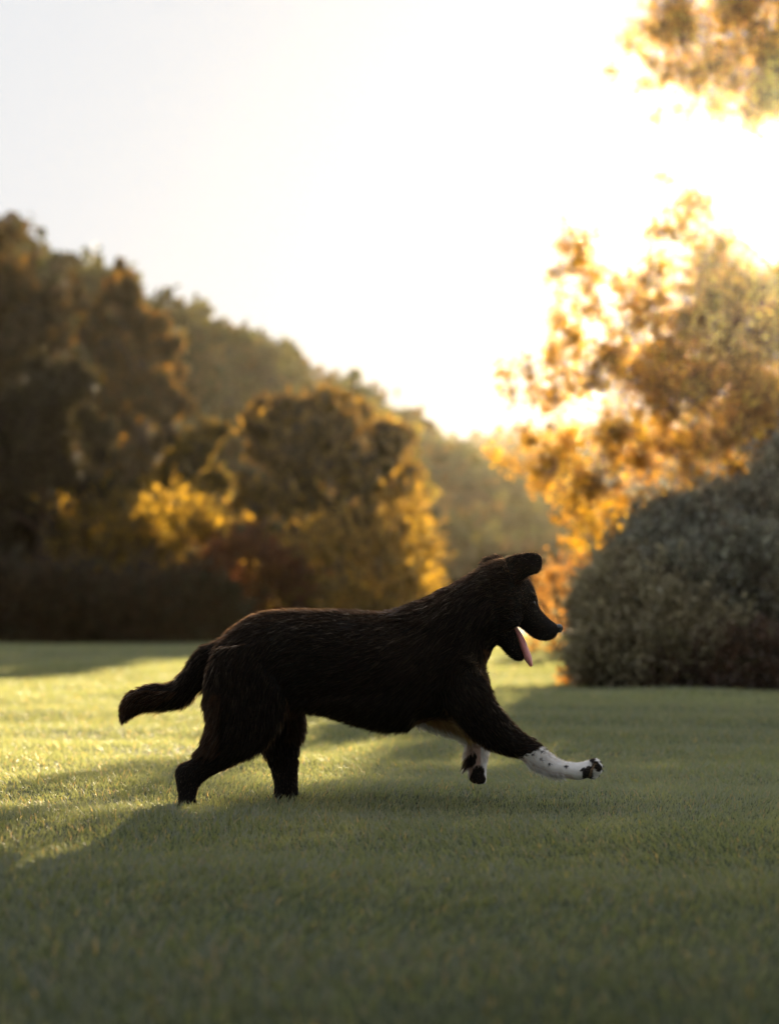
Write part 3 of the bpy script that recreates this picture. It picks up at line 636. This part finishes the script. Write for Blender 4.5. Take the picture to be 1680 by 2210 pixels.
    for i in range(ns):
        ws = 0
        for _, j, dist in kt.find_n(p[i], 4):
            w_ = 1 / (dist + .004); flow[i] += kd2[j] * w_; ln[i] += kl[j] * w_; lift[i] += kf[j] * w_; ws += w_
        ln[i] /= ws; lift[i] /= ws
    q2 = Q(p)
    nose = np.hypot(q2[:, 0] - 1206, q2[:, 1] - 1356) < 9
    mouth = np.zeros(ns, bool)
    keep = ~nose
    p, nrm, flow, ln, lift, q2 = p[keep], nrm[keep], flow[keep], ln[keep], lift[keep], q2[keep]; ns = len(p)
    # belly, breeches, elbow and throat fringes grow longer and hang
    belly = (nrm[:, 2] < -0.3) & (q2[:, 0] > 640) & (q2[:, 0] < 900) & (q2[:, 1] > 1500)
    ln[belly] *= 1.15; flow[belly] += np.array([0, 0, -0.9]); lift[belly] += .9
    breech = (q2[:, 0] < 480) & (q2[:, 1] > 1490) & (q2[:, 1] < 1625) & (nrm[:, 0] < 0); ln[breech] *= 1.25; lift[breech] += .45
    stif = (q2[:, 0] > 615) & (q2[:, 0] < 665) & (q2[:, 1] > 1515) & (q2[:, 1] < 1590); ln[stif] *= 1.2; lift[stif] += .45
    wf = (q2[:, 0] > 1132) & (q2[:, 0] < 1215) & (q2[:, 1] > 1640) & (nrm[:, 2] < -.55); ln[wf] = np.where(rng.random(wf.sum()) < .12, .024, .008); flow[wf] += [-.2, 0, -.5]; lift[wf] += 1.1
    ff = (p[:, 1] > DOG_Y) & (q2[:, 0] > 885) & (q2[:, 0] < 1016) & (q2[:, 1] > 1552) & (q2[:, 1] < 1655) & ((nrm[:, 2] < -.3) | (nrm[:, 0] < -.5)); ln[ff] = np.where(rng.random(ff.sum()) < .45, .030, .014); lift[ff] += 1.2
    thr = (q2[:, 0] > 1040) & (q2[:, 0] < 1085) & (q2[:, 1] > 1395) & (q2[:, 1] < 1445) & (nrm[:, 0] > 0); ln[thr] = .026; lift[thr] += 1.0; flow[thr] += [.4, 0, -.6]
    mane = (q2[:, 1] < 1340) & (q2[:, 0] > 840) & (q2[:, 0] < 1060); lift[mane] += .12 + .3 * np.maximum(noise3(p[mane], 45, 77), 0)
    flow = unit(flow)
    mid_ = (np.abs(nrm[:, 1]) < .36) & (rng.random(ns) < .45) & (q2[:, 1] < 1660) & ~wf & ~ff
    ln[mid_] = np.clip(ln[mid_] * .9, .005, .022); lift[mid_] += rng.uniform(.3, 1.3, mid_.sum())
    wav = np.stack([noise3(p, 22, 50), noise3(p, 22, 51), noise3(p, 22, 52)], 1) * .30 + np.stack([noise3(p, 60, 53), noise3(p, 60, 54), noise3(p, 60, 55)], 1) * .14
    tang = flow - nrm * (flow * nrm).sum(1, keepdims=True)
    dirv = unit(unit(tang + wav * .8) + nrm * (lift + rng.normal(0, .08, ns).clip(-.15, .3))[:, None] + rng.normal(0, .07, (ns, 3)))
    L = ln * rng.uniform(.65, 1.2, ns)
    tip = p + dirv * L[:, None] + flow * (L * .25)[:, None] + np.array([0, 0, -.12]) * L[:, None]
    # locks: pull tips towards lock centres
    nc = 9000; ci = rng.choice(ns, nc, replace=False); ck = kdtree.KDTree(nc)
    for i, j in enumerate(ci): ck.insert(p[j], i)
    ck.balance(); near_ = np.array([ck.find(x)[1] for x in p]); cj = ci[near_]
    ctip = tip[cj]; cl = rng.uniform(.25, .65, ns)[:, None] * (np.linalg.norm(p - p[cj], axis=1) < .02)[:, None] * (ln > .009)[:, None]
    tip = tip * (1 - cl) + ctip * cl
    mid = p + (tip - p) * .5 + nrm * (L * .05)[:, None] + (dirv * L[:, None] - (tip - p)) * .15
    ax = unit(tip - p); side = unit(np.cross(ax, rand_dirs(ns)))
    wd = (np.where(wf | ff | thr, .0012, np.where(ln < .01, .0008, .0011)) * rng.uniform(.7, 1.2, ns))[:, None] * .5
    root_p = p - nrm * .0015
    v = np.stack([root_p - side * wd, root_p + side * wd, mid + side * wd * .9, mid - side * wd * .9, tip], 1).reshape(-1, 3)
    i = np.arange(ns)[:, None] * 5
    col = coat(p) * rng.uniform(.7, 1.35, (ns, 1))
    topb = (nrm[:, 2] > .72) & (rng.random(ns) < .35) & (col.max(1) < .05); col[topb] = np.array([.034, .023, .016]) * rng.uniform(.5, 1.4, (topb.sum(), 1))  # browner top hairs, lightened to stand for rim light
    dk = mid_ & (col.max(1) < .08); col[dk] = np.array([.10, .066, .044]) * rng.uniform(.3, 1.4, (dk.sum(), 1))  # midline hairs painted light brown to imitate a backlit halo
    col[wf] = WHITE * rng.uniform(.8, 1.1, (wf.sum(), 1))
    grey = (blob(q2, 866, 1316, 16) | blob(q2, 835, 1322, 9)) & (rng.random(ns) < .25); col[grey] = [.10, .10, .115]
    brown = (rng.random(ns) < .2) & (col.max(1) < .03); col[brown] *= [1.5, 1.25, 1.1]
    for msk, cc in ((thr, [.10, .05, .022]), (breech | stif, [.035, .019, .011])):  # throat and thigh fringes browned to imitate their backlit glow
        bb = msk & (rng.random(ns) < .6); col[bb] = np.array(cc) * rng.uniform(.6, 1.4, (bb.sum(), 1))
    m, N, Lk = new_mat('dog_hair')
    at = N.new('ShaderNodeAttribute'); at.attribute_name = 'tint'
    d = N.new('ShaderNodeBsdfDiffuse'); Lk.new(at.outputs['Color'], d.inputs['Color'])
    gm = N.new('ShaderNodeVectorMath'); gm.operation = 'MULTIPLY_ADD'; gm.inputs[1].default_value = (4.5, 3.8, 3.2); gm.inputs[2].default_value = (.008, .005, .004); Lk.new(at.outputs['Color'], gm.inputs[0])
    mn = N.new('ShaderNodeVectorMath'); mn.operation = 'MINIMUM'; mn.inputs[1].default_value = (.85, .8, .74); Lk.new(gm.outputs[0], mn.inputs[0])
    tr = N.new('ShaderNodeBsdfTranslucent'); Lk.new(mn.outputs[0], tr.inputs['Color'])
    mx = N.new('ShaderNodeMixShader'); mx.inputs[0].default_value = .4; Lk.new(d.outputs[0], mx.inputs[1]); Lk.new(tr.outputs[0], mx.inputs[2])
    gl = N.new('ShaderNodeBsdfGlossy'); gl.inputs['Roughness'].default_value = .42; gl.inputs['Color'].default_value = (.9, .72, .55, 1)
    m2 = N.new('ShaderNodeMixShader'); fr = N.new('ShaderNodeFresnel'); fr.inputs['IOR'].default_value = 1.2; sx = N.new('ShaderNodeSeparateColor'); Lk.new(at.outputs['Color'], sx.inputs[0]); ma = N.new('ShaderNodeMath'); ma.operation = 'MULTIPLY_ADD'; ma.use_clamp = True; ma.inputs[1].default_value = 5.0; ma.inputs[2].default_value = .20; Lk.new(sx.outputs[0], ma.inputs[0]); fm = N.new('ShaderNodeMath'); fm.operation = 'MULTIPLY'; Lk.new(ma.outputs[0], fm.inputs[1]); Lk.new(fr.outputs[0], fm.inputs[0]); Lk.new(fm.outputs[0], m2.inputs[0]); Lk.new(mx.outputs[0], m2.inputs[1]); Lk.new(gl.outputs[0], m2.inputs[2])
    o = N.new('ShaderNodeOutputMaterial'); Lk.new(m2.outputs[0], o.inputs[0])
    mesh_np('fur', v, [i + np.array([[0, 1, 2, 3]]), i + np.array([[3, 2, 4]])], m, root, tint=np.repeat(col, 5, 0))
    # ---- nose, eyes, tongue, claws, whiskers
    v, f = ellipsoid(np.zeros(3), np.ones(3), 24, 16)
    v[:, 0] *= .0125; v[:, 1] *= .017 * (1 - .15 * (v[:, 2] < 0)); v[:, 2] *= .0125
    for s_ in (-1, 1):      # nostrils
        dd = np.linalg.norm(v - np.array([.009, s_ * .009, -.002]), axis=1); v[dd < .0055] -= [.004, 0, 0]
    v = v + P(1204.5, 1356, DOG_Y)
    f4 = np.array([x for x in f if len(x) == 4]); f3 = np.array([x for x in f if len(x) == 3])
    mesh_np('nose', v, [f4, f3], plain('nose_leather', (.018, .018, .02), .3, .6, .2, 300, .2), root, smooth=True)
    for s_ in (-1, 1):
        v, f = ellipsoid(P(1149.5, 1302, DOG_Y + s_ * .0376), np.array([.007, .007, .007]), 18, 12)
        f4 = np.array([x for x in f if len(x) == 4]); f3 = np.array([x for x in f if len(x) == 3])
        mesh_np('eye', v, [f4, f3], plain('eye', (.02, .010, .005), .2, .4), root, smooth=True)
    ts = [(1112, 1350, 1106, 1362, .016, 0, 0, 0), (1124, 1366, 1112, 1372, .019, 0, 0, 0), (1133.5, 1384, 1117, 1388, .022, 0, 0, 0), (1140.5, 1402, 1124, 1406, .023, 0, 0, 0), (1146, 1416, 1130, 1422, .022, 0, 0, 0), (1148, 1428, 1137, 1432, .018, 0, 0, 0), (1148.5, 1437, 1143, 1439, .009, 0, 0, 0)]
    v, f, _, _ = loft(np.array(ts, float), 6, 20)
    f4 = np.array([x for x in f if len(x) == 4]); f3 = np.array([x for x in f if len(x) == 3])
    mesh_np('tongue', v, [f4, f3], plain('tongue', (.88, .34, .34), .38, .5, .15, 120, .15, sss=.25), root, smooth=True)
    for x, y, yo, dx, dz in ((1295, 1645, -.088, .010, .003), (1299, 1653, -.083, .010, .0), (1298, 1661, -.074, .010, -.003), (1290, 1671, -.066, .009, -.005)):
        T = Tubes(); b = P(x - 3, y, DOG_Y + yo); T.add(curve(b, b + np.array([dx, 0, dz - .003]), np.array([0, 0, .002]), 5), .0028 * np.array([1, .9, .7, .45, .08]), 6); T.build('claw', plain('claw', (.05, .045, .04), .4, .5), root)
    mw = plain('whisker', (.05, .045, .04), .5, .3)
    for _ in range(8):
        T = Tubes(); b = P(rng.uniform(1165, 1190), rng.uniform(1360, 1376), DOG_Y - .031 + rng.choice([0, .062])); s_ = -1 if b[1] < DOG_Y else 1
        T.add(curve(b, b + np.array([-.015, s_ * .03, -.022]) * rng.uniform(.7, 1.3), np.array([.006, 0, .002]), 5), .0002 * np.array([1, .9, .7, .5, .2]), 4); T.build('whisker', mw, root)
build_dog()

# ------------------------------------------------------------------ haze
hv, hm = [], None
x0, x1, y0, y1, z0, z1 = -395, 395, -35, 460, -1.2, 18.5
hv = np.array([(x, y, z) for x in (x0, x1) for y in (y0, y1) for z in (z0, z1)], float)
hf = np.array([(0, 1, 3, 2), (4, 6, 7, 5), (0, 4, 5, 1), (2, 3, 7, 6), (0, 2, 6, 4), (1, 5, 7, 3)])
hm, N, L = new_mat('haze')
pv = N.new('ShaderNodeVolumePrincipled'); pv.inputs['Density'].default_value = HAZE_DENSITY
pv.inputs['Color'].default_value = (0.98, 0.87, 0.66, 1); pv.inputs['Anisotropy'].default_value = 0.93
o = N.new('ShaderNodeOutputMaterial'); L.new(pv.outputs[0], o.inputs['Volume'])
tag(mesh_np('haze', hv, [hf], hm), kind='stuff')
